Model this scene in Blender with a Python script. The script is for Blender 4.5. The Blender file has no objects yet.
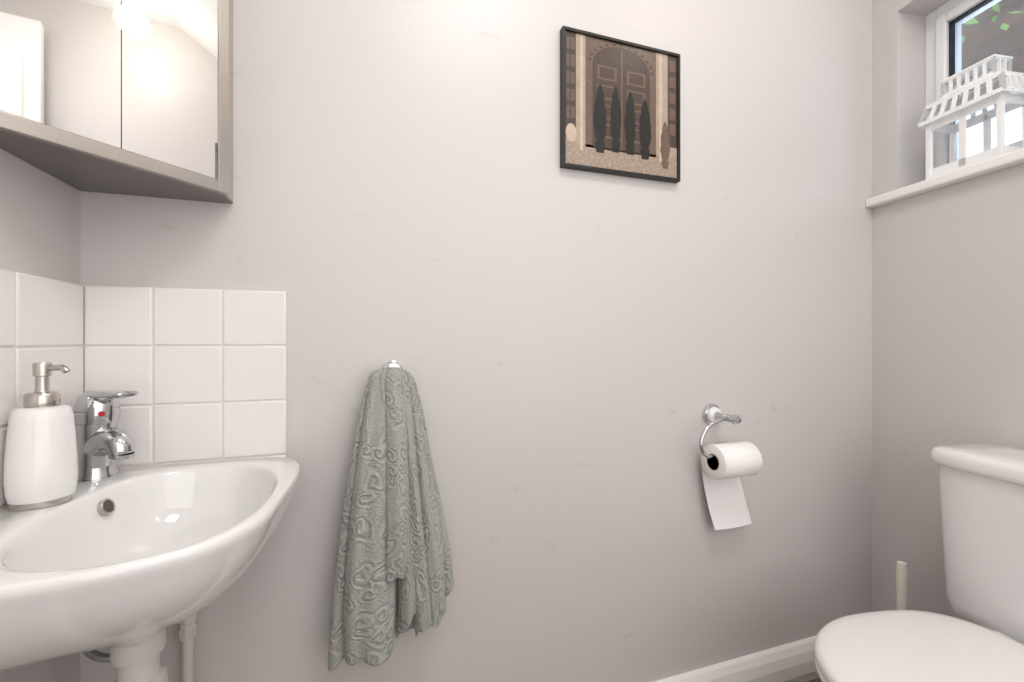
import bpy, bmesh, math, random
from mathutils import Vector, Matrix
random.seed(4)
S=bpy.context.scene
COL=S.collection
H=0.94; D=0.93; XL=-0.438; XR=1.447
TH=math.radians(18.6)

# ---------------------------------------------------------------- materials
def lin(c):
    o=[]
    for v in c:
        v/=255.0
        o.append(v/12.92 if v<=0.04045 else ((v+0.055)/1.055)**2.4)
    return (o[0],o[1],o[2],1.0)
def mat(name,col,rough=0.5,metal=0.0,bump=None,var=None,coat=0.0,emit=None,trans=0.0,spec=None):
    m=bpy.data.materials.new(name); m.use_nodes=True
    nt=m.node_tree; b=nt.nodes['Principled BSDF']
    b.inputs['Base Color'].default_value=lin(col)
    b.inputs['Roughness'].default_value=rough
    b.inputs['Metallic'].default_value=metal
    b.inputs['Coat Weight'].default_value=coat
    if trans: b.inputs['Transmission Weight'].default_value=trans
    if spec is not None: b.inputs['Specular IOR Level'].default_value=spec
    if emit:
        b.inputs['Emission Color'].default_value=lin(emit[0]); b.inputs['Emission Strength'].default_value=emit[1]
    tc=nt.nodes.new('ShaderNodeTexCoord')
    if bump:
        n=nt.nodes.new('ShaderNodeTexNoise'); n.inputs['Scale'].default_value=bump[0]; n.inputs['Detail'].default_value=4
        nt.links.new(tc.outputs['Object'],n.inputs['Vector'])
        bn=nt.nodes.new('ShaderNodeBump'); bn.inputs['Strength'].default_value=bump[1]; bn.inputs['Distance'].default_value=bump[2]
        nt.links.new(n.outputs['Fac'],bn.inputs['Height']); nt.links.new(bn.outputs['Normal'],b.inputs['Normal'])
    if var:
        n=nt.nodes.new('ShaderNodeTexNoise'); n.inputs['Scale'].default_value=var[0]; n.inputs['Detail'].default_value=5
        nt.links.new(tc.outputs['Object'],n.inputs['Vector'])
        mx=nt.nodes.new('ShaderNodeMix'); mx.data_type='RGBA'
        mx.inputs['A'].default_value=lin(col); mx.inputs['B'].default_value=lin(var[1])
        nt.links.new(n.outputs['Fac'],mx.inputs['Factor']); nt.links.new(mx.outputs['Result'],b.inputs['Base Color'])
    return m
M={}
M['wall']=mat('wall_paint',(211,207,206),0.38,bump=(90,0.12,0.002),var=(1.6,(206,201,199)))
def scuffs(m):
    nt=m.node_tree;b=nt.nodes['Principled BSDF'];L=nt.links
    src=b.inputs['Base Color'].links[0].from_socket
    tc=nt.nodes.new('ShaderNodeTexCoord');mp=nt.nodes.new('ShaderNodeMapping');mp.inputs['Scale'].default_value=(1,1,2.2)
    n=nt.nodes.new('ShaderNodeTexNoise');n.inputs['Scale'].default_value=11;n.inputs['Detail'].default_value=3
    L.new(tc.outputs['Object'],mp.inputs['Vector']);L.new(mp.outputs['Vector'],n.inputs['Vector'])
    r=nt.nodes.new('ShaderNodeMapRange');r.inputs['From Min'].default_value=0.70;r.inputs['From Max'].default_value=0.81;r.inputs['To Max'].default_value=0.30
    L.new(n.outputs['Fac'],r.inputs['Value'])
    mx=nt.nodes.new('ShaderNodeMix');mx.data_type='RGBA';mx.inputs['B'].default_value=lin((165,150,142))
    L.new(r.outputs['Result'],mx.inputs['Factor']);L.new(src,mx.inputs['A']);L.new(mx.outputs['Result'],b.inputs['Base Color'])
scuffs(M['wall'])
M['ceil']=mat('ceiling_paint',(240,239,237),0.7,bump=(60,0.1,0.002))
M['trimw']=mat('white_gloss_paint',(240,238,236),0.3,bump=(25,0.05,0.002))
M['tile']=mat('tile_glaze',(237,233,231),0.12,coat=0.3,bump=(14,0.15,0.005))
M['grout']=mat('tile_grout',(230,225,220),0.8,bump=(200,0.2,0.001))
M['ceramic']=mat('white_ceramic',(236,235,234),0.08,coat=0.5,var=(2,(232,230,229)))
M['seatpl']=mat('white_seat_plastic',(236,233,233),0.2,var=(2,(232,229,229)))
M['chrome']=mat('chrome',(205,206,208),0.07,1.0,var=(3,(195,196,198)))
M['steel']=mat('brushed_steel',(192,186,180),0.22,1.0,bump=(150,0.05,0.001))
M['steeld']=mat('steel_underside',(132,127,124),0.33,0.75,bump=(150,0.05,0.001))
M['mirror']=mat('mirror_glass',(243,243,242),0.02,1.0)
M['black']=mat('black_frame',(18,16,16),0.4,bump=(40,0.05,0.001))
M['paper']=mat('tissue_paper',(243,241,240),0.9,bump=(220,0.4,0.001))
M['card']=mat('cardboard_core',(150,112,84),0.9,bump=(100,0.2,0.001))
M['cream']=mat('cream_plastic',(236,230,218),0.4,var=(8,(230,223,210)))
M['pipe']=mat('white_pipe_plastic',(225,221,216),0.4,var=(9,(214,208,202)))
M['hose']=mat('braided_hose',(170,170,172),0.35,0.7,bump=(600,0.6,0.001))
M['lantern']=mat('white_lantern_metal',(242,242,242),0.45,bump=(60,0.05,0.001))
M['upvc']=mat('white_window_plastic',(240,240,242),0.3,var=(4,(235,235,238)))
M['dark']=mat('dark_hole',(84,76,70),0.5,bump=(50,0.1,0.001))
M['rubber']=mat('window_gasket',(30,30,32),0.6,bump=(50,0.1,0.001))
M['red']=mat('red_mark',(190,30,30),0.4,bump=(50,0.1,0.001))
M['globe']=mat('lamp_glass',(255,240,215),0.4,emit=((255,230,190),5.0),bump=(20,0.02,0.001))
M['leaf']=mat('leaf_green',(84,118,58),0.6,var=(6,(130,160,85)))
M['bark']=mat('bark',(80,62,48),0.9,bump=(30,0.5,0.01))
M['render']=mat('white_render',(242,245,250),0.8,bump=(40,0.2,0.003))
def brickish(name,c1,c2,mo,bw,rh,ms,rot=None,rough=0.45):
    m=mat(name,c1,rough)
    nt=m.node_tree;b=nt.nodes['Principled BSDF']
    tc=nt.nodes.new('ShaderNodeTexCoord');br=nt.nodes.new('ShaderNodeTexBrick')
    br.inputs['Scale'].default_value=1.0;br.inputs['Brick Width'].default_value=bw;br.inputs['Row Height'].default_value=rh
    br.inputs['Mortar Size'].default_value=ms
    br.inputs['Color1'].default_value=lin(c1);br.inputs['Color2'].default_value=lin(c2);br.inputs['Mortar'].default_value=lin(mo)
    src=tc.outputs['Object']
    if rot:
        mp=nt.nodes.new('ShaderNodeMapping');mp.inputs['Rotation'].default_value=rot;nt.links.new(src,mp.inputs['Vector']);src=mp.outputs['Vector']
    nt.links.new(src,br.inputs['Vector']);nt.links.new(br.outputs['Color'],b.inputs['Base Color'])
    return m
M['floor']=brickish('floor_boards',(134,118,108),(116,102,94),(60,52,48),0.9,0.12,0.002)
M['brick']=brickish('dark_brick',(92,70,58),(66,54,48),(78,70,66),0.22,0.075,0.005,(math.radians(90),0,0),0.9)
def towel_mat():
    m=mat('embossed_towel',(160,164,160),0.95)
    nt=m.node_tree;b=nt.nodes['Principled BSDF'];L=nt.links
    b.inputs['Sheen Weight'].default_value=0.3
    def math_(op,a=None,c=None,v1=None,v2=None):
        n=nt.nodes.new('ShaderNodeMath');n.operation=op
        if a is not None: L.new(a,n.inputs[0])
        if c is not None: L.new(c,n.inputs[1])
        if v1 is not None: n.inputs[1].default_value=v1
        if v2 is not None: n.inputs[2].default_value=v2
        return n.outputs[0]
    tc=nt.nodes.new('ShaderNodeTexCoord')
    # warp the weave so that no two motifs are alike
    wn=nt.nodes.new('ShaderNodeTexNoise');wn.inputs['Scale'].default_value=9;wn.inputs['Detail'].default_value=2
    L.new(tc.outputs['UV'],wn.inputs['Vector'])
    wm=nt.nodes.new('ShaderNodeVectorMath');wm.operation='SCALE';wm.inputs['Scale'].default_value=0.11
    L.new(wn.outputs['Color'],wm.inputs[0])
    wa=nt.nodes.new('ShaderNodeVectorMath');wa.operation='ADD';L.new(tc.outputs['UV'],wa.inputs[0]);L.new(wm.outputs[0],wa.inputs[1])
    vo=nt.nodes.new('ShaderNodeTexVoronoi');vo.inputs['Scale'].default_value=16;vo.voronoi_dimensions='2D';vo.inputs['Randomness'].default_value=0.95
    L.new(wa.outputs[0],vo.inputs['Vector'])
    sc=nt.nodes.new('ShaderNodeVectorMath');sc.operation='SUBTRACT'
    L.new(wa.outputs[0],sc.inputs[0]);L.new(vo.outputs['Position'],sc.inputs[1])
    sp_=nt.nodes.new('ShaderNodeSeparateXYZ');L.new(sc.outputs[0],sp_.inputs[0])
    an=math_('ARCTAN2',sp_.outputs[1],sp_.outputs[0])
    mu=math_('MULTIPLY_ADD',vo.outputs['Distance'],None,21.0,0.0)
    si=math_('SINE',math_('ADD',mu,an))
    mask=nt.nodes.new('ShaderNodeMapRange');mask.inputs['From Min'].default_value=0.42;mask.inputs['From Max'].default_value=0.62;mask.inputs['To Min'].default_value=1;mask.inputs['To Max'].default_value=0.0
    L.new(vo.outputs['Distance'],mask.inputs['Value'])
    pat=math_('MULTIPLY',si,mask.outputs['Result'])
    fine=nt.nodes.new('ShaderNodeTexNoise');fine.inputs['Scale'].default_value=170;fine.inputs['Detail'].default_value=4
    L.new(tc.outputs['UV'],fine.inputs['Vector'])
    ad=nt.nodes.new('ShaderNodeMath');ad.operation='MULTIPLY_ADD';ad.inputs[1].default_value=3.2
    L.new(fine.outputs['Fac'],ad.inputs[0]);L.new(pat,ad.inputs[2])
    bn=nt.nodes.new('ShaderNodeBump');bn.inputs['Strength'].default_value=0.85;bn.inputs['Distance'].default_value=0.0019
    L.new(ad.outputs[0],bn.inputs['Height']);L.new(bn.outputs['Normal'],b.inputs['Normal'])
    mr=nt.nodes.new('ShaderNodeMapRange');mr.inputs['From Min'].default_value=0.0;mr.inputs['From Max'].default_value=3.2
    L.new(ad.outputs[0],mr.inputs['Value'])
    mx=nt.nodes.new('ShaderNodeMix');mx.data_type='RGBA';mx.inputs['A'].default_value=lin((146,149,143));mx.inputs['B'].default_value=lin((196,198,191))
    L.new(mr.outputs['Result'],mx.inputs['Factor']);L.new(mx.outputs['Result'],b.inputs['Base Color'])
    return m
M['towel']=towel_mat()
def glass_mat():
    m=bpy.data.materials.new('window_glass');m.use_nodes=True;nt=m.node_tree
    for n in list(nt.nodes): nt.nodes.remove(n)
    o=nt.nodes.new('ShaderNodeOutputMaterial');t=nt.nodes.new('ShaderNodeBsdfTransparent');g=nt.nodes.new('ShaderNodeBsdfGlossy')
    g.inputs['Roughness'].default_value=0.02;t.inputs['Color'].default_value=(0.93,0.95,0.96,1)
    f=nt.nodes.new('ShaderNodeFresnel');f.inputs['IOR'].default_value=1.45;mx=nt.nodes.new('ShaderNodeMixShader')
    nt.links.new(f.outputs[0],mx.inputs[0]);nt.links.new(t.outputs[0],mx.inputs[1]);nt.links.new(g.outputs[0],mx.inputs[2]);nt.links.new(mx.outputs[0],o.inputs[0])
    return m
M['glass']=glass_mat()

# ---------------------------------------------------------------- geometry helpers
class G:
    def __init__(s): s.v=[];s.f=[];s.mi=[]
    def add(s,vs,fs,mi=0):
        o=len(s.v); s.v+= [Vector(v) for v in vs]
        for f in fs: s.f.append([i+o for i in f]); s.mi.append(mi)
    def box(s,x0,x1,y0,y1,z0,z1,mi=0):
        vs=[(x0,y0,z0),(x1,y0,z0),(x1,y1,z0),(x0,y1,z0),(x0,y0,z1),(x1,y0,z1),(x1,y1,z1),(x0,y1,z1)]
        s.add(vs,[(0,3,2,1),(4,5,6,7),(0,1,5,4),(1,2,6,5),(2,3,7,6),(3,0,4,7)],mi)
    def prism(s,poly,z0,z1,mi=0):
        n=len(poly)
        vs=[(p[0],p[1],z0) for p in poly]+[(p[0],p[1],z1) for p in poly]
        fs=[list(range(n))[::-1],list(range(n,2*n))]+[(i,(i+1)%n,n+(i+1)%n,n+i) for i in range(n)]
        s.add(vs,fs,mi)
    def loft(s,rings,mi=0,cap0=True,cap1=True):
        n=len(rings[0]);vs=[p for r in rings for p in r];fs=[]
        for j in range(len(rings)-1):
            for i in range(n):
                a=j*n+i;b=j*n+(i+1)%n
                fs.append((a,b,b+n,a+n))
        if cap0: fs.append(list(range(n))[::-1])
        if cap1: fs.append([(len(rings)-1)*n+i for i in range(n)])
        s.add(vs,fs,mi)
    def lathe(s,prof,origin=(0,0,0),axis=(0,0,1),n=40,mi=0):
        ax=Vector(axis).normalized();q=ax.to_track_quat('Z','Y');o=Vector(origin)
        rings=[[o+q@Vector((r*math.cos(2*math.pi*i/n),r*math.sin(2*math.pi*i/n),z)) for i in range(n)] for r,z in prof]
        s.loft(rings,mi)
    def sweep(s,pts,rad,n=14,mi=0,flat=1.0,up=None):
        pts=[Vector(p) for p in pts];R=rad if isinstance(rad,(list,tuple)) else [rad]*len(pts)
        rings=[];pn=None
        for i,p in enumerate(pts):
            t=(pts[min(i+1,len(pts)-1)]-pts[max(i-1,0)]).normalized()
            if pn is None:
                u=Vector(up) if up else (Vector((0,0,1)) if abs(t.z)<0.9 else Vector((1,0,0)))
                pn=(u-t*u.dot(t)).normalized()
            else: pn=(pn-t*pn.dot(t)).normalized()
            b=t.cross(pn)
            rings.append([p+b*(R[i]*math.cos(2*math.pi*k/n))+pn*(R[i]*flat*math.sin(2*math.pi*k/n)) for k in range(n)])
        s.loft(rings,mi)
    def bar(s,a,b,w,h=None,mi=0):
        a=Vector(a);b=Vector(b);t=(b-a).normalized();h=h or w
        u=Vector((0,0,1)) if abs(t.z)<0.9 else Vector((0,1,0))
        p=(u-t*u.dot(t)).normalized();q=t.cross(p)
        r=lambda c:[c+q*w/2+p*h/2,c-q*w/2+p*h/2,c-q*w/2-p*h/2,c+q*w/2-p*h/2]
        s.loft([r(a),r(b)],mi)
RA=math.radians(-98.4)
RM=Matrix.Translation((XR,D,0))@Matrix.Rotation(RA,4,'Z')   # right wall frame: x along wall, y outward
MW={}
def mk(name,g,mats,smooth=True,bevel=0,seg=3,sub=0,rw=False,auto=40,origin=None,label=None):
    if not isinstance(mats,(list,tuple)): mats=[mats]
    xs=[v.x for v in g.v];ys=[v.y for v in g.v];zs=[v.z for v in g.v]
    o=Vector(origin) if origin else Vector(((min(xs)+max(xs))/2,(min(ys)+max(ys))/2,min(zs)))
    me=bpy.data.meshes.new(name);me.from_pydata([v-o for v in g.v],[],g.f)
    for m in mats: me.materials.append(m)
    for p,i in zip(me.polygons,g.mi): p.material_index=i
    bm=bmesh.new();bm.from_mesh(me);bmesh.ops.recalc_face_normals(bm,faces=bm.faces);bm.to_mesh(me);bm.free()
    me.update()
    if smooth:
        for p in me.polygons: p.use_smooth=True
        try: me.set_sharp_from_angle(angle=math.radians(auto))
        except Exception: pass
    ob=bpy.data.objects.new(name,me);COL.objects.link(ob)
    mw=(RM@Matrix.Translation(o)) if rw else Matrix.Translation(o)
    ob.matrix_basis=mw
    MW[ob.name]=mw
    if bevel:
        b=ob.modifiers.new('bevel','BEVEL');b.width=bevel;b.segments=seg;b.limit_method='ANGLE';b.angle_limit=math.radians(35)
    if sub:
        q=ob.modifiers.new('sub','SUBSURF');q.levels=sub;q.render_levels=sub
    if label: ob['label']=label
    return ob
def thing(name,loc,label,cat,rw=False):
    e=bpy.data.objects.new(name,None);COL.objects.link(e);e.empty_display_size=0.05
    mw=(RM@Matrix.Translation(loc)) if rw else Matrix.Translation(loc)
    e.matrix_basis=mw;MW[e.name]=mw;e['label']=label;e['category']=cat;return e
def mkp(name,g,mats,parent,**k):
    ob=mk(name,g,mats,**k)
    mw=MW[ob.name];ob.parent=parent;ob.matrix_parent_inverse=Matrix.Identity(4)
    ob.matrix_basis=MW[parent.name].inverted()@mw
    return ob
def struct(ob,label=None):
    ob['kind']='structure'
    if label: ob['label']=label
    return ob
def catmull(P,n=8,closed=False):
    P=[Vector(p) for p in P];out=[];m=len(P)
    rng=range(m) if closed else range(m-1)
    for i in rng:
        if closed: a,b,c,d=P[(i-1)%m],P[i],P[(i+1)%m],P[(i+2)%m]
        else: a,b,c,d=P[max(i-1,0)],P[i],P[i+1],P[min(i+2,m-1)]
        for j in range(n):
            t=j/n
            out.append(0.5*((2*b)+(c-a)*t+(2*a-5*b+4*c-d)*t*t+(3*b-a-3*c+d)*t**3))
    if not closed: out.append(P[-1])
    return out

# ---------------------------------------------------------------- room shell
YF=-0.65; ZC=2.36; ZB=1.97; YS=0.36
g=G();g.box(XL-0.1,XR+0.1,YF-0.1,D+0.1,-0.05,0);struct(mk('floor',g,M['floor'],smooth=False))
g=G();g.box(XL-0.1,XR+0.15,D,D+0.1,0,2.5);struct(mk('wall_back',g,M['wall'],smooth=False))
g=G();g.box(XL-0.1,XL,YF,D,0,2.5);struct(mk('wall_left',g,M['wall'],smooth=False))
g=G();g.box(XL-0.1,XR+0.1,YF-0.1,YF,0,2.5);struct(mk('wall_front',g,M['wall'],smooth=False))
K0,K1,Z0,Z1=0.073,0.45,1.345,1.87
g=G();WT=0.22
g.box(0,K0,0,WT,0,2.5);g.box(K1,1.75,0,WT,0,2.5);g.box(K0,K1,0,WT,0,Z0);g.box(K0,K1,0,WT,Z1,2.5)
struct(mk('wall_right',g,M['wall'],smooth=False,rw=True))
g=G()
pr=[(YF-0.1,ZC),(YS,ZC),(D+0.0,ZB),(D+0.0,ZB+0.08),(YS,ZC+0.08),(YF-0.1,ZC+0.08)]
g.add([(XL-0.05,y,z) for y,z in pr]+[(XR+0.1,y,z) for y,z in pr],[list(range(6)),list(range(6,12))[::-1]]+[(i,(i+1)%6,6+(i+1)%6,6+i) for i in range(6)])
struct(mk('ceiling',g,M['ceil'],smooth=False))
pfz=[(0,0),(0.012,0),(0.012,0.024),(0.026,0.034),(0.026,0.066),(0.020,0.090),(0.011,0.105),(0.006,0.108),(0,0.109)]
def skirt(name,x0,x1,y0,rw):
    g=G();n=len(pfz)
    g.add([(x0,y0-a,z) for a,z in pfz]+[(x1,y0-a,z) for a,z in pfz],[list(range(n)),list(range(n,2*n))[::-1]]+[(i,(i+1)%n,n+(i+1)%n,n+i) for i in range(n)])
    struct(mk(name,g,M['trimw'],smooth=False,rw=rw))
skirt('baseboard_back',XL,XR,D,False)
skirt('baseboard_right',0.028,1.55,0,True)
g=G();g.box(XL,XL+0.016,YF,D-0.028,0,0.1);struct(mk('baseboard_left',g,M['trimw'],smooth=False,bevel=0.004))
g=G()
g.box(1.02,1.54,-0.07,-0.035,0.01,2.2)
for (a,b) in ((0.12,0.85),(1.0,2.05)):
    for (c,d_) in ((1.07,1.24),(1.31,1.48)):
        g.box(c,d_,-0.078,-0.07,a,b)
struct(mk('door_1',g,M['trimw'],smooth=False,rw=True,bevel=0.003))
g=G();g.box(0.004,0.52,-0.03,0.0,1.335,1.36);g.box(K0,K1,0.0,0.10,1.345,1.36)
struct(mk('trim_1',g,M['trimw'],rw=True,smooth=False,bevel=0.005))
WZ0,WZ1=1.36,1.87
m0,m1=0.095,0.155
win=bpy.data.objects.new('window_1',None);COL.objects.link(win);mw=RM@Matrix.Translation(((K0+K1)/2,0.12,1.36));win.matrix_basis=mw;MW['window_1']=mw
win['kind']='structure'
g=G();fw=0.03
g.box(K0,K0+fw,m0,m1,WZ0,WZ1);g.box(K1-fw,K1,m0,m1,WZ0,WZ1);g.box(K0+fw,K1-fw,m0,m1,WZ0,WZ0+fw);g.box(K0+fw,K1-fw,m0,m1,WZ1-fw,WZ1)
g.box(0.18,0.40,m0-0.012,m0,WZ1-0.026,WZ1-0.010)
mkp('window_frame',g,M['upvc'],win,rw=True,smooth=False,bevel=0.003)
g=G();a0,a1,b0,b1=K0+fw+0.002,K1-fw-0.002,WZ0+fw+0.002,WZ1-fw-0.002;sw=0.026
g.box(a0,a0+sw,m0-0.008,m1-0.01,b0,b1);g.box(a1-sw,a1,m0-0.008,m1-0.01,b0,b1);g.box(a0+sw,a1-sw,m0-0.008,m1-0.01,b0,b0+sw);g.box(a0+sw,a1-sw,m0-0.008,m1-0.01,b1-sw,b1)
mkp('window_sash',g,M['upvc'],win,rw=True,smooth=False,bevel=0.004)
g=G();c0,c1,d0,d1=a0+sw,a1-sw,b0+sw,b1-sw;q=0.004
g.box(c0,c0+q,m0+0.004,m0+0.02,d0,d1);g.box(c1-q,c1,m0+0.004,m0+0.02,d0,d1);g.box(c0,c1,m0+0.004,m0+0.02,d0,d0+q);g.box(c0,c1,m0+0.004,m0+0.02,d1-q,d1)
mkp('window_gasket',g,M['rubber'],win,rw=True,smooth=False)
g=G();g.box(c0,c1,m0+0.012,m0+0.016,d0,d1);mkp('window_pane',g,M['glass'],win,rw=True,smooth=False)

# outside
g=G();g.box(-3,5,2.2,2.4,-0.2,2.44,1);g.box(-3,5,2.2,2.4,2.44,3.6,0);g.box(-3,5,2.14,2.2,2.42,2.48,1)
struct(mk('wall_outside',g,[M['brick'],M['render']],rw=True,smooth=False))
g=G();g.box(-3,5,0.3,2.2,-0.2,-0.1);struct(mk('floor_outside',g,M['render'],rw=True,smooth=False))
tree=thing('tree',(0.35,1.6,-0.1),'leafy green tree growing outside the window','tree',rw=True)
g=G();g.sweep(catmull([(0.55,1.75,-0.1),(0.5,1.75,0.9),(0.45,1.7,1.9),(0.35,1.6,2.8)],6),0.03);mkp('trunk',g,M['bark'],tree,rw=True)
g=G()
for i in range(900):
    c=Vector((-0.45+random.gauss(0,0.28),1.65+random.gauss(0,0.15),3.0+random.gauss(0,0.20))) if i%2 else Vector((0.2+random.gauss(0,0.25),1.6+random.gauss(0,0.15),3.0+random.gauss(0,0.2)))
    u=Vector((random.uniform(-1,1),random.uniform(-1,1),random.uniform(-1,1))).normalized();w=u.orthogonal().normalized();s_=random.uniform(0.03,0.06)
    g.add([c-u*s_,c+w*s_*0.4,c+u*s_,c-w*s_*0.4],[(0,1,2,3)])
lf=mkp('foliage',g,M['leaf'],tree,rw=True,smooth=False);lf['kind']='stuff'

# ---------------------------------------------------------------- tiled splashbacks
zt=1.032;w=0.1027;h=0.1005
g2=G()
for c in range(3):
    for r in range(4):
        z1=zt-r*h;z0=z1-h
        if r==3: z0=0.700
        g2.box(XL+0.008+c*w+0.0010-0.008*(c>0),XL+(c+1)*w-0.0010,D-0.0105,D-0.004,z0+0.0010,z1-0.0010)
sp=thing('tile_splashback',((XL+0.15),D-0.004,0.70),'square white glazed wall tiles on the wall behind the basin','tiles')
mkp('tile_panel',g2,M['tile'],sp,bevel=0.0028,smooth=True)
g3=G();g3.box(XL,XL+3*w,D-0.0085,D+0.001,0.70,zt-0.0005);mkp('grout',g3,M['grout'],sp,smooth=False)
g2=G();g3=G();ys=[D-0.0085,0.768,0.610,0.483]
for c in range(3):
    for r in range(4):
        z1=zt-r*h;z0=z1-h
        if r==3: z0=0.700
        g2.box(XL+0.004,XL+0.0105,ys[c+1]+0.0010,ys[c]-0.0010-0.002*(c==0),z0+0.0010,z1-0.0010)
g3.box(XL-0.001,XL+0.0085,ys[-1],D-0.0105,0.70,zt-0.0005)
sp=thing('tile_splashback',(XL+0.004,0.7,0.70),'square white glazed tiles on the side wall beside the basin','tiles')
mkp('tile_panel',g2,M['tile'],sp,bevel=0.0028);mkp('grout',g3,M['grout'],sp,smooth=False)

# ---------------------------------------------------------------- basin
RZ=0.73
out=catmull([(-0.427,0.9185),(-0.30,0.919),(-0.19,0.919),(-0.135,0.910),(-0.104,0.868),(-0.095,0.80),(-0.099,0.70),(-0.112,0.61),(-0.150,0.547),(-0.215,0.515),(-0.30,0.502),(-0.427,0.497),(-0.427,0.60),(-0.427,0.80)],10,True)
C=Vector((-0.235,0.71,0))
def ray(poly,c,a):
    d=Vector((math.cos(a),math.sin(a),0));best=0
    for i in range(len(poly)):
        p=poly[i];q_=poly[(i+1)%len(poly)];e=q_-p
        den=d.x*e.y-d.y*e.x
        if abs(den)<1e-12: continue
        t=((p.x-c.x)*e.y-(p.y-c.y)*e.x)/den;u=((p.x-c.x)*d.y-(p.y-c.y)*d.x)/den
        if t>0 and -1e-6<=u<=1.000001: best=max(best,t)
    return c+d*best
outp=[Vector((p.x,p.y,0)) for p in out]
N=120
O=[ray(outp,C,2*math.pi*i/N) for i in range(N)]
for p in O: p.x=max(p.x,-0.4270)
Ci=Vector((-0.239,0.705,0))
def sup(c,rx,ry,n,a):
    ca,sa=math.cos(a),math.sin(a)
    return Vector((c.x+rx*math.copysign(abs(ca)**(2/n),ca),c.y+ry*math.copysign(abs(sa)**(2/n),sa),0))
I=[sup(Ci,0.122,0.180,2.4,2*math.pi*i/N) for i in range(N)]
B=Vector((-0.285,0.735,0))
def ring(P,c,s,z): return [Vector((c.x+(p.x-c.x)*s,c.y+(p.y-c.y)*s,z)) for p in P]
rings=[]
zz=lambda z:0.73-(0.73-z)*0.80
for s_,z in [(0.16,0.548),(0.30,0.552),(0.45,0.562),(0.60,0.580),(0.74,0.605),(0.85,0.635),(0.925,0.665),(0.965,0.690),(0.985,0.706)]: rings.append(ring(O,B,s_,zz(z)))
for s_,z in [(0.997,0.717),(1.0,0.722),(0.997,0.7275)]: rings.append(ring(O,B,s_,z))
rings.append(ring(O,B,0.985,0.7298))
for t,z in [(0.75,0.7296),(0.9,0.7290)]:
    rings.append([Vector((a.x*(1-t)+b.x*t,a.y*(1-t)+b.y*t,z)) for a,b in zip(ring(O,B,0.985,0),I)])
for s_,z in [(1.0,0.7272),(0.985,0.722),(0.965,0.714),(0.94,0.700),(0.90,0.680),(0.83,0.658),(0.70,0.638),(0.52,0.625),(0.30,0.618),(0.10,0.616)]: rings.append(ring(I,Ci,s_,z))
g=G();g.loft(rings)
bas=thing('basin',(B.x,B.y,zz(0.548)),'small white ceramic wall-hung basin under the tiled splashback','sink')
mkp('basin_bowl',g,M['ceramic'],bas,auto=70)
on=Vector((1,-0.30,0.42)).normalized();oc=Vector((-0.3435,0.789,0.704))+on*0.0035
g=G();g.lathe([(0.0,-0.006),(0.0115,-0.006),(0.0115,0.0010),(0.0090,0.0022),(0.0083,0.0008),(0.0,0.0008)],oc,on,32);mkp('overflow_ring',g,[M['steel']],bas,label='round metal overflow ring')
g=G();g.lathe([(0.0,0.0008),(0.0082,0.0008),(0.0082,0.0013),(0.0,0.0013)],oc,on,24);mkp('overflow_opening',g,M['dark'],bas)
g=G();g.lathe([(0,0),(0.021,0),(0.021,0.002),(0.016,0.003),(0.015,0.001),(0,0.001)],(Ci.x,Ci.y,0.6155),(0,0,1),32);mkp('waste_drain',g,M['chrome'],bas)
tx,ty=-0.283,0.735
trap=thing('waste_trap',(tx,ty,0.0),'white plastic waste trap and pipe below the basin','pipe')
g=G();g.lathe([(0,0.583),(0.028,0.583),(0.029,0.560),(0.025,0.556),(0.025,0.548),(0.0285,0.545),(0.0295,0.525),(0.0285,0.520),(0.0225,0.517),(0.0225,0.49),(0.030,0.485),(0.032,0.46),(0.032,0.34),(0.028,0.325),(0.028,0.30),(0,0.30)],(tx,ty,0),(0,0,1),36);mkp('trap_body',g,M['pipe'],trap,auto=30)
g=G();g.sweep([(tx,ty,0.0),(tx,ty,0.302)],0.019,24);mkp('outlet_pipe',g,M['pipe'],trap)
sup_=thing('supply_pipe',(-0.285,0.905,0),'white painted supply pipe with compression fitting on the wall','pipe')
g=G();g.sweep([(-0.282,0.912,0.0),(-0.282,0.912,0.45)],0.0085,16);mkp('pipe_run',g,M['pipe'],sup_)
g=G();g.lathe([(0,0.43),(0.012,0.43),(0.0135,0.434),(0.0135,0.447),(0.011,0.45),(0.011,0.457),(0.0135,0.460),(0.0135,0.470),(0.010,0.475),(0,0.476)],(-0.282,0.912,0),(0,0,1),8);mkp('pipe_fitting',g,M['pipe'],sup_,auto=25)
g=G();g.sweep(catmull([(-0.412,0.898,0.57),(-0.412,0.88,0.50),(-0.390,0.855,0.465),(-0.350,0.850,0.455),(-0.315,0.885,0.47),(-0.284,0.908,0.478)],8),0.006);mkp('flexible_hose',g,M['hose'],sup_,label='braided flexible hose')

# ---------------------------------------------------------------- tap
tp=Vector((-0.3935,0.872,RZ-0.0002));dr=Vector((0.83,-0.557,0)).normalized()
tap=thing('mixer_tap',tp,'chrome single-lever mixer tap on the basin corner','tap')
g=G()
g.lathe([(0,0),(0.0300,0),(0.0300,0.004),(0.0270,0.008),(0.0262,0.02),(0.0255,0.045),(0.0262,0.072),(0.0270,0.082),(0.0270,0.0845),(0,0.0845)],tp,(0.03,-0.02,1),40)
mkp('tap_body',g,M['chrome'],tap,auto=50)
g=G()
P=catmull([tp+Vector((0,0,0.044))+dr*0.006,tp+dr*0.028+Vector((0,0,0.057)),tp+dr*0.044+Vector((0,0,0.058)),tp+dr*0.056+Vector((0,0,0.050)),tp+dr*0.059+Vector((0,0,0.038))],6)
n=len(P);g.sweep(P,[0.0235-0.0075*i/(n-1) for i in range(n)],20,flat=0.9)
g.lathe([(0.0155,0),(0.0155,-0.006),(0.0135,-0.007),(0.0135,-0.003),(0,-0.003)],tp+dr*0.059+Vector((0,0,0.040)),(0.1,-0.07,1),24)
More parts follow.
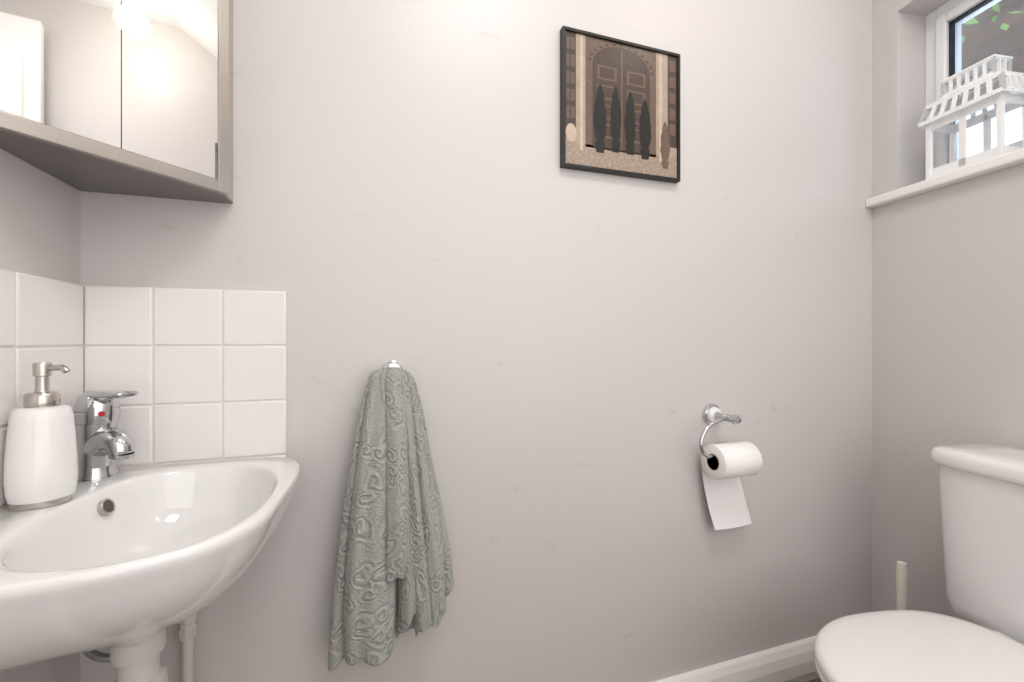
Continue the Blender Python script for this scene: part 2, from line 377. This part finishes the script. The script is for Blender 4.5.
mkp('tap_spout',g,M['chrome'],tap,auto=50)
g=G()
ax=Vector((0.06,-0.04,1)).normalized()
top=tp+ax*0.086
g.lathe([(0,0),(0.0268,0),(0.0276,0.010),(0.0268,0.026),(0.0230,0.039),(0.0140,0.047),(0,0.0485)],top,ax,36)
L_=[top+ax*0.034-dr*0.016,top+ax*0.042+dr*0.005,top+ax*0.043+dr*0.027,top+ax*0.043+dr*0.045,top+ax*0.044+dr*0.058,top+ax*0.045+dr*0.064]
P=catmull(L_,5);n=len(P)
rr=[0.013+0.010*math.sin(min(1,(i/(n-1))*2.2)*math.pi/2) if i<n*0.45 else 0.023-0.009*(i/(n-1)-0.45)/0.55 for i in range(n)];rr[-1]=0.007
g.sweep(P,rr,20,flat=0.30)
mkp('tap_lever',g,M['chrome'],tap,auto=60)
fr=Vector((0.55,-0.83,0)).normalized()
g=G();g.lathe([(0,0),(0.0042,0),(0.0042,0.0012),(0,0.0016)],top+ax*0.014+fr*0.0272,fr,16);mkp('hot_mark',g,M['red'],tap)

# ---------------------------------------------------------------- soap dispenser
sx,sy=-0.3925,0.750;sz=RZ
sd=thing('soap_dispenser',(sx,sy,sz),'white ceramic soap dispenser with brushed steel pump on the basin','soap dispenser')
k_=0.77
g=G();g.lathe([(0,0),(0.0385*k_,0),(0.0395*k_,0.002),(0.0400*k_,0.008),(0,0.008)],(sx,sy,sz),n=48);mkp('base_ring',g,M['steel'],sd)
g=G();g.lathe([(0.0,0.008),(0.0403*k_,0.008),(0.0428*k_,0.018),(0.0440*k_,0.035),(0.0433*k_,0.060),(0.0408*k_,0.090),(0.0385*k_,0.110),(0.036*k_,0.121),(0.032*k_,0.1245),(0.018*k_,0.1255),(0,0.1255)],(sx,sy,sz),n=48);mkp('bottle',g,M['ceramic'],sd,auto=60)
g=G();g.lathe([(0,0.1255),(0.0165,0.1255),(0.017,0.128),(0.017,0.140),(0.0145,0.143),(0.0078,0.144),(0.0068,0.148),(0.0068,0.164),(0.0088,0.165),(0.0092,0.180),(0.008,0.182),(0,0.182)],(sx,sy,sz),n=32)
d2=Vector((0.9,-0.2,0)).normalized();b0_=Vector((sx,sy,sz+0.175))
g.sweep(catmull([b0_,b0_+d2*0.014,b0_+d2*0.024,b0_+d2*0.029-Vector((0,0,0.005))],5),0.0038,12)
mkp('pump',g,M['steel'],sd,auto=40)

# ---------------------------------------------------------------- mirror cabinet (corner)
CB=1.187;CT=1.80
cab=thing('mirror_cabinet',(-0.35,0.82,CB),'corner wall cabinet with mirrored doors and brushed steel frame','cabinet')
A=Vector((-0.218,0.872,0));Bv=Vector((-0.417,0.666,0));tt=(Bv-A).normalized();nn=Vector((-tt.y,tt.x,0))
poly=[(XL+0.001,D-0.001),(A.x,D-0.001),(A.x,A.y),(Bv.x,Bv.y),(XL+0.001,Bv.y)]
pin=[(XL+0.001,D-0.001),(A.x-0.002,D-0.001),(A.x-0.002,A.y+0.002),(Bv.x-0.002,Bv.y+0.004),(XL+0.001,Bv.y+0.004)]
g=G();g.prism(poly,CB,CB+0.004);g.prism(pin,CB+0.004,CB+0.022)
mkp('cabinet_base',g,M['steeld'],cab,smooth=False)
g=G()
if nn.y>0: nn=-nn
def slab(g,s0,s1,n0,n1,z0,z1,mi=0):
    P=[A+tt*s0+nn*n0,A+tt*s1+nn*n0,A+tt*s1+nn*n1,A+tt*s0+nn*n1]
    g.prism([(p.x,p.y) for p in P],z0,z1,mi)
LL=(Bv-A).length
g.prism(poly,CT-0.01,CT)
g.box(A.x-0.004,A.x,A.y,D-0.001,CB+0.004,CT-0.01)
g.box(XL+0.001,Bv.x,Bv.y,Bv.y+0.004,CB+0.004,CT-0.01)
mkp('cabinet_body',g,M['steel'],cab,smooth=False)
g=G()
slab(g,-0.003,0.015,0.001,0.010,CB-0.001,CT)
slab(g,LL-0.004,LL+0.004,0.001,0.010,CB-0.001,CT)
slab(g,0.015,LL-0.004,0.001,0.010,CB-0.001,CB+0.018)
slab(g,0.015,LL-0.004,0.001,0.010,CT-0.018,CT)
mkp('door_frame',g,M['steel'],cab,smooth=False,bevel=0.001)
half=0.146
for (s0,s1) in ((0.0155,half-0.0006),(half+0.0006,LL-0.0045)):
    g=G();slab(g,s0,s1,0.002,0.0090,CB+0.0185,CT-0.0185)
    mkp('mirror_door',g,M['mirror'],cab,smooth=False,label='mirrored cabinet door')

# ---------------------------------------------------------------- framed print (plain sepia doorway with dark shrubs)
fx0,fx1,fz0,fz1=0.427,0.743,1.331,1.643;fy=D-0.017
pic=thing('framed_picture',((fx0+fx1)/2,D,fz0),'square black-framed sepia print of an old doorway','picture')
g=G();b=0.007
g.box(fx0,fx0+b,fy,D-0.0005,fz0,fz1);g.box(fx1-b,fx1,fy,D-0.0005,fz0,fz1);g.box(fx0+b,fx1-b,fy,D-0.0005,fz0,fz0+b);g.box(fx0+b,fx1-b,fy,D-0.0005,fz1-b,fz1)
mkp('picture_frame',g,M['black'],pic,smooth=False,bevel=0.0010)
def pm(n,c,d,s=40): return mat(n,c,0.3,var=(s,d))
PM=[pm('print_plaster',(184,168,152),(146,128,112)),pm('print_door',(84,68,58),(54,44,38),90),
    pm('print_dark',(22,19,18),(17,15,14)),pm('print_ground',(96,78,66),(196,178,162),150),
    pm('print_pale',(206,190,172),(176,158,140)),pm('print_mid',(124,104,90),(74,60,50),130)]
g=G();py_=fy+0.005
XX=lambda u:fx0+b+u*(fx1-fx0-2*b);ZZ=lambda v:fz0+b+v*(fz1-fz0-2*b)
def rect(u0,u1,v0,v1,mi,l):
    y=py_-0.00012*l
    g.add([(XX(u0),y,ZZ(v0)),(XX(u1),y,ZZ(v0)),(XX(u1),y,ZZ(v1)),(XX(u0),y,ZZ(v1))],[(0,1,2,3)],mi)
def pol(pts,mi,l):
    y=py_-0.00012*l;g.add([(XX(u),y,ZZ(v)) for u,v in pts],[list(range(len(pts)))],mi)
def ell(cu,cv,ru,rv,mi,l,n=20,a0=0,a1=2*math.pi):
    pol([(cu+ru*math.cos(a0+(a1-a0)*i/n),cv+rv*math.sin(a0+(a1-a0)*i/n)) for i in range(n+(a1<6))],mi,l)
rs=random.Random(9)
rect(0,1,0,1,0,0);rect(0,1,0,0.17,3,1)
rect(0.17,0.80,0.15,1,5,1);rect(0.23,0.74,0.16,0.80,1,2);ell(0.485,0.80,0.255,0.17,1,2,20,0,math.pi)
for i in range(13):
    a=math.pi*(i+0.5)/13;ell(0.485+0.28*math.cos(a),0.80+0.185*math.sin(a),0.016,0.012,1,3,6)
rect(0.478,0.492,0.16,0.95,5,3)
for i in range(4):
    for j in (0.27,0.53):
        z0_=0.24+i*0.15;rect(j,j+0.17,z0_,z0_+0.11,5,3);rect(j+0.02,j+0.15,z0_+0.015,z0_+0.095,1,4)
rect(0.0,0.09,0.20,1,1,2);rect(0.91,1,0.25,1,1,2)
for i in range(5):
    rect(0.012,0.04,0.35+i*0.13,0.44+i*0.13,5,3);rect(0.05,0.08,0.35+i*0.13,0.44+i*0.13,5,3);rect(0.925,0.985,0.35+i*0.13,0.44+i*0.13,5,3)
rect(0.125,0.15,0.12,1,4,2);rect(0.83,0.855,0.12,1,4,2)
def shrub(cu,base,hh,w_,mi=2):
    pts=[];n=26
    for i in range(n):
        a=2*math.pi*i/n;tz=(math.sin(a)+1)/2
        ww=w_*(1.0-0.50*tz)*(0.88+0.24*rs.random())
        pts.append((cu+ww*math.cos(a),base+hh*0.14+hh*0.86*tz))
    pol(pts,mi,5)
    pol([(cu-w_*0.45,base),(cu+w_*0.45,base),(cu+w_*0.62,base+hh*0.16),(cu-w_*0.62,base+hh*0.16)],2 if mi==2 else 5,6)
for c,ba,hh,w_ in ((0.295,0.12,0.53,0.072),(0.43,0.14,0.52,0.064),(0.56,0.14,0.50,0.066),(0.695,0.12,0.48,0.070)): shrub(c,ba,hh,w_)
shrub(0.885,0.07,0.38,0.058,5)
ell(0.05,0.24,0.045,0.07,4,5)
mkp('printed_picture',g,PM,pic,smooth=False)
g=G();g.box(fx0+b,fx1-b,py_+0.0005,D-0.0005,fz0+b,fz1-b);mkp('backing_board',g,M['black'],pic,smooth=False)

# ---------------------------------------------------------------- towel and hook
hk=thing('wall_hook',(0.058,D,0.85),'small chrome robe hook on the wall holding the towel','hook')
g=G();g.lathe([(0,-0.001),(0.022,-0.001),(0.022,0.004),(0.015,0.008),(0,0.009)],(0.060,D,0.878),(0,-1,0),28);mkp('hook_plate',g,M['chrome'],hk)
g=G();g.sweep(catmull([(0.060,0.922,0.878),(0.060,0.90,0.874),(0.060,0.878,0.868),(0.060,0.862,0.868),(0.060,0.856,0.876)],6),0.0045,12);g.lathe([(0,-0.006),(0.0045,-0.0045),(0.006,0),(0.0045,0.0045),(0,0.006)],(0.060,0.856,0.878),n=16);mkp('hook_arm',g,M['chrome'],hk,auto=70)
g=G();UV=[]
def tail(rows,n,ph,slope,seed,na=220,amp0=0.75,tw_=0.35):
    rnd=random.Random(seed);off=(rnd.random()*3,rnd.random()*3)
    P=[Vector((r[0],r[1],r[2])) for r in rows]
    cen=catmull(P,14);wd=catmull([Vector((r[3],r[4],0)) for r in rows],14)
    m=len(cen);rings=[];uvs=[]
    for j,(c,wv) in enumerate(zip(cen,wd)):
        t=j/(m-1);ring_=[]
        for i in range(na):
            a=2*math.pi*i/na
            w1=a+0.45*math.sin(a+ph)+0.22*math.sin(2*a+ph*3)+tw_*math.sin(2.5*t+ph*2)
            s1=abs(math.sin(n*w1*0.5+ph))
            fold=2*(s1**0.55)-1
            f2=math.cos((n+4)*a-ph*1.7+4.0*t)
            amp=amp0*(0.45+0.55*min(1,t*2.5))
            r=1+amp*(0.55*fold+0.12*f2)
            x=c.x+wv.x*math.cos(a)*(1+0.20*amp*fold)
            y=c.y-wv.y*math.sin(a)*r
            if y>D-0.001: y=D-0.001
            z=c.z+slope*(x-c.x)*t**3+0.007*math.sin(3*a+ph)*t**4+0.003*math.sin(7*a+ph*2)*t**4
            ring_.append(Vector((x,y,z)));uvs.append((off[0]+i/na*(wv.x*5.0+0.30),off[1]+c.z*1.6))
        rings.append(ring_)
    last=rings[-1];cc=cen[-1]
    for s_,dz in ((0.93,0.0),(0.86,0.012),(0.80,0.05)):
        rings.append([Vector((cc.x+(p.x-cc.x)*s_,cc.y+(p.y-cc.y)*s_,p.z+dz)) for p in last])
        uvs+=uvs[(m-1)*na:m*na]
    g.loft(rings,0);UV.extend(uvs)
tail([(0.064,0.893,0.884,0.014,0.012),(0.070,0.896,0.868,0.026,0.018),(0.080,0.895,0.80,0.033,0.024),(0.091,0.893,0.70,0.038,0.028),(0.102,0.890,0.60,0.045,0.030),(0.113,0.889,0.50,0.049,0.031),(0.120,0.889,0.412,0.049,0.030)],5,0.4,0.65,1)
tail([(0.052,0.882,0.887,0.016,0.012),(0.046,0.882,0.872,0.029,0.022),(0.038,0.877,0.80,0.037,0.030),(0.029,0.872,0.70,0.043,0.037),(0.020,0.868,0.60,0.049,0.041),(0.010,0.866,0.47,0.052,0.043),(0.004,0.867,0.377,0.052,0.040)],5,1.9,0.12,2)
tail([(0.056,0.874,0.890,0.013,0.012),(0.056,0.862,0.872,0.021,0.018),(0.056,0.853,0.80,0.024,0.024),(0.056,0.846,0.70,0.026,0.028),(0.055,0.841,0.62,0.028,0.030),(0.054,0.841,0.56,0.028,0.028),(0.052,0.843,0.515,0.025,0.024)],3,3.0,0.45,3)
tail([(0.070,0.878,0.884,0.012,0.010),(0.077,0.872,0.865,0.017,0.016),(0.087,0.866,0.78,0.019,0.020),(0.099,0.860,0.66,0.021,0.023),(0.110,0.857,0.56,0.023,0.024),(0.121,0.857,0.46,0.025,0.022),(0.127,0.859,0.412,0.025,0.020)],3,1.0,0.7,4)
tail([(0.060,0.876,0.884,0.008,0.008),(0.064,0.868,0.85,0.011,0.012),(0.070,0.860,0.76,0.013,0.014),(0.076,0.855,0.66,0.014,0.016),(0.080,0.852,0.56,0.016,0.017),(0.082,0.853,0.47,0.016,0.016),(0.082,0.855,0.43,0.015,0.015)],2,0.2,0.3,5)
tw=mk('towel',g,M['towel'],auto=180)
tw['label']='grey-green embossed cotton hand towel draped from a wall hook';tw['category']='towel'
uvl=tw.data.uv_layers.new(name='UVMap')
for lp in tw.data.loops:
    if lp.vertex_index<len(UV): uvl.data[lp.index].uv=UV[lp.vertex_index]

# ---------------------------------------------------------------- toilet roll holder
rx,rz=0.851,0.752
rh=thing('toilet_roll_holder',(rx,D,rz-0.1),'chrome toilet roll holder with white ceramic rosette','toilet roll holder')
g=G();g.lathe([(0,0),(0.028,0),(0.028,0.003),(0.0255,0.008),(0.020,0.010),(0,0.010)],(rx,D,rz),(0,-1,0),36);mkp('wall_plate',g,M['chrome'],rh)
g=G();g.lathe([(0,0.010),(0.021,0.010),(0.020,0.016),(0.013,0.021),(0,0.022)],(rx,D,rz),(0,-1,0),36);mkp('rosette',g,M['ceramic'],rh,label='white ceramic rosette')
g=G();g.lathe([(0,0.022),(0.010,0.022),(0.0085,0.027),(0.0075,0.05),(0.0095,0.054),(0.0095,0.060),(0.0075,0.063),(0.007,0.068),(0.0110,0.073),(0.0120,0.080),(0.009,0.088),(0,0.090)],(rx,D,rz),(0,-1,0),28)
g.sweep(catmull([(rx,0.873,rz),(rx-0.035,0.872,rz-0.006),(rx-0.067,0.871,rz-0.022),(rx-0.084,0.870,rz-0.050),(rx-0.080,0.869,rz-0.076),(rx-0.060,0.868,rz-0.0885),(rx-0.03,0.868,rz-0.0895),(rx+0.072,0.868,rz-0.0895)],8),0.0052,14)
mkp('holder_arm',g,M['chrome'],rh)
cx0,cx1,cy,cz,Rr=0.800,0.910,0.868,0.650,0.041
tr=thing('toilet_roll',((cx0+cx1)/2,cy,cz-Rr),'white toilet paper roll with loose sheet hanging down','toilet roll')
g=G();L=cx1-cx0
g.lathe([(0.0195,0),(Rr-0.001,0),(Rr,0.001),(Rr,L-0.001),(Rr-0.001,L),(0.0195,L),(0.0195,0)],(cx0,cy,cz),(1,0,0),64)
NV=16
def wavy(u,v):
    z=cz-0.005-v*0.172
    x=cx0+u*L*(1+0.08*v)+0.030*v**1.3
    y=cy+Rr*math.cos(min(1,v*2)*0.25)-0.001-0.014*v*v+0.004*math.sin(u*4+v*3)*v
    return Vector((x,min(y,D-0.003),z))
vs=[];fs=[]
for j in range(NV+1):
    for i in range(9): vs.append(wavy(i/8,j/NV))
for j in range(NV):
    for i in range(8):
        a=j*9+i;fs.append((a,a+1,a+10,a+9))
g.add(vs,fs)
mkp('paper',g,M['paper'],tr,auto=50)
g=G();g.lathe([(0.0178,-0.0005),(0.0195,-0.0005),(0.0195,L+0.0005),(0.0178,L+0.0005),(0.0178,-0.0005)],(cx0,cy,cz),(1,0,0),40);mkp('cardboard_core',g,M['card'],tr)

# ---------------------------------------------------------------- toilet
KC=0.53
toi=thing('toilet',(KC,-0.3,0),'white close-coupled ceramic toilet with closed lid by the window wall','toilet',rw=True)
NT=80
def egg(dc,fr_,bk,hw,z,n=2.15,nb=3.0,s=1.0):
    r=[]
    for i in range(NT):
        a=2*math.pi*i/NT;ca,sa=math.cos(a),math.sin(a);e_=n if ca>0 else nb
        x=(fr_ if ca>0 else bk)*math.copysign(abs(ca)**(2/e_),ca)*s
        y=hw*math.copysign(abs(sa)**(2/e_),sa)*s
        r.append(Vector((KC+y,-(dc+x),z)))
    return r
g=G();g.loft([egg(0.36,0.14,0.22,0.105,0.0),egg(0.36,0.14,0.22,0.105,0.02),egg(0.36,0.13,0.22,0.098,0.05),egg(0.36,0.135,0.22,0.096,0.12),egg(0.38,0.16,0.22,0.115,0.19),egg(0.40,0.20,0.23,0.148,0.25),egg(0.41,0.222,0.235,0.170,0.30),egg(0.41,0.226,0.235,0.176,0.335),egg(0.41,0.222,0.235,0.172,0.342)])
g.box(KC-0.09,KC+0.09,-0.20,-0.03,0.20,0.338)
mkp('toilet_pan',g,M['ceramic'],toi,rw=True,auto=60)
g=G();E=lambda z,s:egg(0.42,0.222,0.205,0.186,z,s=s)
g.loft([E(0.343,0.97),E(0.344,0.99),E(0.350,1.0),E(0.358,0.998),E(0.360,0.985)]);mkp('toilet_seat',g,M['seatpl'],toi,rw=True,auto=60)
g=G();g.loft([E(0.3615,0.985),E(0.362,0.998),E(0.367,1.004),E(0.374,1.002),E(0.379,0.99),E(0.3825,0.96),E(0.385,0.88),E(0.387,0.7),E(0.388,0.4),E(0.3885,0.1)]);mkp('toilet_lid',g,M['seatpl'],toi,rw=True,auto=70)
for q_ in (-0.075,0.075):
    g=G();g.lathe([(0,-0.016),(0.008,-0.016),(0.009,-0.012),(0.009,0.012),(0.008,0.016),(0,0.016)],(KC+q_,-0.222,0.371),(1,0,0),20);mkp('hinge',g,M['seatpl'],toi,rw=True,label='white seat hinge')
def sq(dc,hd,hw,z,n=6):
    r=[]
    for i in range(NT):
        a=2*math.pi*i/NT+0.001;ca,sa=math.cos(a),math.sin(a)
        r.append(Vector((KC+hw*math.copysign(abs(sa)**(2/n),sa),-(dc+hd*math.copysign(abs(ca)**(2/n),ca)),z)))
    return r
g=G();g.loft([sq(0.098,0.078,0.200,0.339),sq(0.10,0.086,0.212,0.348),sq(0.102,0.090,0.218,0.38),sq(0.104,0.093,0.224,0.52),sq(0.105,0.095,0.229,0.64),sq(0.105,0.095,0.229,0.668)])
mkp('cistern',g,M['ceramic'],toi,rw=True,auto=60)
g=G();g.loft([sq(0.108,0.098,0.234,0.6685),sq(0.108,0.102,0.239,0.672),sq(0.108,0.103,0.240,0.680),sq(0.108,0.102,0.239,0.693),sq(0.108,0.098,0.235,0.701),sq(0.108,0.089,0.225,0.705),sq(0.108,0.05,0.16,0.7065)])
mkp('cistern_lid',g,M['ceramic'],toi,rw=True,auto=60)
g=G();g.lathe([(0,0),(0.022,0),(0.022,0.004),(0.018,0.006),(0,0.006)],(KC,-0.108,0.706),n=32);mkp('flush_button',g,M['chrome'],toi,rw=True)

# ---------------------------------------------------------------- toilet brush
bk_,bm_=0.167,-0.10
br=thing('toilet_brush',(bk_,bm_,0),'cream plastic toilet brush standing in its pot beside the toilet','toilet brush',rw=True)
g=G();g.lathe([(0,0),(0.052,0),(0.055,0.006),(0.052,0.10),(0.046,0.135),(0.043,0.14),(0.040,0.135),(0.045,0.10),(0.046,0.01),(0,0.01)],(bk_,bm_,0),n=36);mkp('brush_pot',g,M['cream'],br,rw=True)
g=G();g.lathe([(0,0.10),(0.006,0.10),(0.006,0.16),(0.009,0.19),(0.0115,0.24),(0.012,0.355),(0.0105,0.368),(0,0.372)],(bk_,bm_,0),n=24);mkp('brush_handle',g,M['cream'],br,rw=True)
g=G();g.lathe([(0,0.012),(0.03,0.02),(0.034,0.05),(0.03,0.09),(0.006,0.10),(0,0.10)],(bk_,bm_,0),n=24);mkp('brush_head',g,M['pipe'],br,rw=True)

# ---------------------------------------------------------------- lantern on the sill
lk0,lk1,lm0,lm1,lz=0.160,0.318,-0.014,0.070,1.36
la=thing('lantern',((lk0+lk1)/2,(lm0+lm1)/2,lz),'white metal house-shaped candle lantern with cut-out slots on the windowsill','lantern',rw=True)
def panel(g,p0,p1,z0,z1,q0,q1,nm,w=0.005):
    a0_=Vector((p0[0],p0[1],z0));a1_=Vector((p1[0],p1[1],z0));c0_=Vector((q0[0],q0[1],z1));c1_=Vector((q1[0],q1[1],z1))
    g.bar(a0_,a1_,w,w*2);g.bar(c0_,c1_,w,w*2)
    for i in range(nm+1):
        t=i/nm;g.bar(a0_.lerp(a1_,t),c0_.lerp(c1_,t),w*1.8,w*0.8)
g=G()
g.box(lk0,lk1,lm0,lm1,lz,lz+0.008)
cs=[(lk0+0.004,lm0+0.004),(lk1-0.004,lm0+0.004),(lk1-0.004,lm1-0.004),(lk0+0.004,lm1-0.004)]
for i in range(4):
    p=cs[i];q_=cs[(i+1)%4]
    g.bar((p[0],p[1],lz),(p[0],p[1],lz+0.150),0.010)
    g.bar((p[0],p[1],lz+0.016),(q_[0],q_[1],lz+0.016),0.004,0.024);g.bar((p[0],p[1],lz+0.140),(q_[0],q_[1],lz+0.140),0.004,0.022)
    ln=(Vector(q_)-Vector(p)).length;nm=2 if ln>0.12 else 1
    for j in range(1,nm):
        x=p[0]+(q_[0]-p[0])*j/nm;y=p[1]+(q_[1]-p[1])*j/nm;g.bar((x,y,lz+0.01),(x,y,lz+0.145),0.014,0.004)
mkp('lantern_body',g,M['lantern'],la,rw=True,smooth=False)
g=G();ov=0.010
o4=[(lk0-ov,lm0-ov),(lk1+ov,lm0-ov),(lk1+ov,lm1+ov),(lk0-ov,lm1+ov)]
i4=[(lk0,lm0),(lk1,lm0),(lk1,lm1),(lk0,lm1)]
u4=[(lk0+0.026,lm0+0.018),(lk1-0.026,lm0+0.018),(lk1-0.026,lm1-0.018),(lk0+0.026,lm1-0.018)]
for i in range(4):
    j=(i+1)%4;lg=i%2==0
    panel(g,o4[i],o4[j],lz+0.150,lz+0.192,i4[i],i4[j],7 if lg else 5)
    panel(g,u4[i],u4[j],lz+0.210,lz+0.246,u4[i],u4[j],6 if lg else 3,0.004)
vs=[Vector((p[0],p[1],lz+0.194)) for p in i4]+[Vector((p[0],p[1],lz+0.210)) for p in u4]
g.add(vs,[(0,1,5,4),(1,2,6,5),(2,3,7,6),(3,0,4,7)])
g.prism([(lk0+0.022,lm0+0.014),(lk1-0.022,lm0+0.014),(lk1-0.022,lm1-0.014),(lk0+0.022,lm1-0.014)],lz+0.246,lz+0.251)
mkp('lantern_roof',g,M['lantern'],la,rw=True,smooth=False)

# ---------------------------------------------------------------- ceiling light
LX,LY=1.10,0.27
cl=thing('ceiling_light',(LX,LY,ZC-0.09),'round opal glass ceiling light with white base','ceiling light')
g=G();g.lathe([(0,0),(0.065,0),(0.065,-0.012),(0.05,-0.02),(0,-0.02)],(LX,LY,ZC),n=36);mkp('light_base',g,M['trimw'],cl)
g=G();g.lathe([(0.045,-0.02),(0.058,-0.035),(0.060,-0.055),(0.048,-0.072),(0.025,-0.080),(0,-0.082)],(LX,LY,ZC),n=36);mkp('glass_shade',g,M['globe'],cl)

def area(name,loc,rot,sx_,sy_,e,col):
    l=bpy.data.lights.new(name,'AREA');l.shape='RECTANGLE';l.size=sx_;l.size_y=sy_;l.energy=e;l.color=col
    o=bpy.data.objects.new(name,l);COL.objects.link(o);o.location=loc;o.rotation_euler=rot;return o
area('rear_fill_light',(0.45,-0.6,1.35),(math.radians(88),0,0),1.5,1.7,13,(1.0,0.99,0.98))  # added soft fill behind the camera, standing in for unseen doorway light
area('ceiling_lamp_light',(0.40,0.05,2.3),(0,0,0),0.5,0.4,9.0,(1.0,0.98,0.96))
pl=bpy.data.lights.new('ceiling_bulb','POINT');pl.energy=2.0;pl.color=(1,0.95,0.88);pl.shadow_soft_size=0.05
o=bpy.data.objects.new('ceiling_bulb',pl);COL.objects.link(o);o.location=(LX,LY,ZC-0.16)
sun=bpy.data.lights.new('sun','SUN');sun.energy=3.0;sun.angle=0.1
o=bpy.data.objects.new('sun',sun);COL.objects.link(o);o.rotation_euler=(math.radians(30),math.radians(-25),0)
w=bpy.data.worlds.new('world');S.world=w;w.use_nodes=True
w.node_tree.nodes['Background'].inputs[0].default_value=(0.72,0.85,1.0,1);w.node_tree.nodes['Background'].inputs[1].default_value=3.6

cam=bpy.data.cameras.new('camera');co=bpy.data.objects.new('camera',cam);COL.objects.link(co)
cam.sensor_width=36;cam.lens=450/1024*36;cam.clip_start=0.01
co.location=(0,0,H);co.rotation_euler=(math.radians(90),0,-TH);S.camera=co
S.view_settings.view_transform='Standard';S.view_settings.look='None'
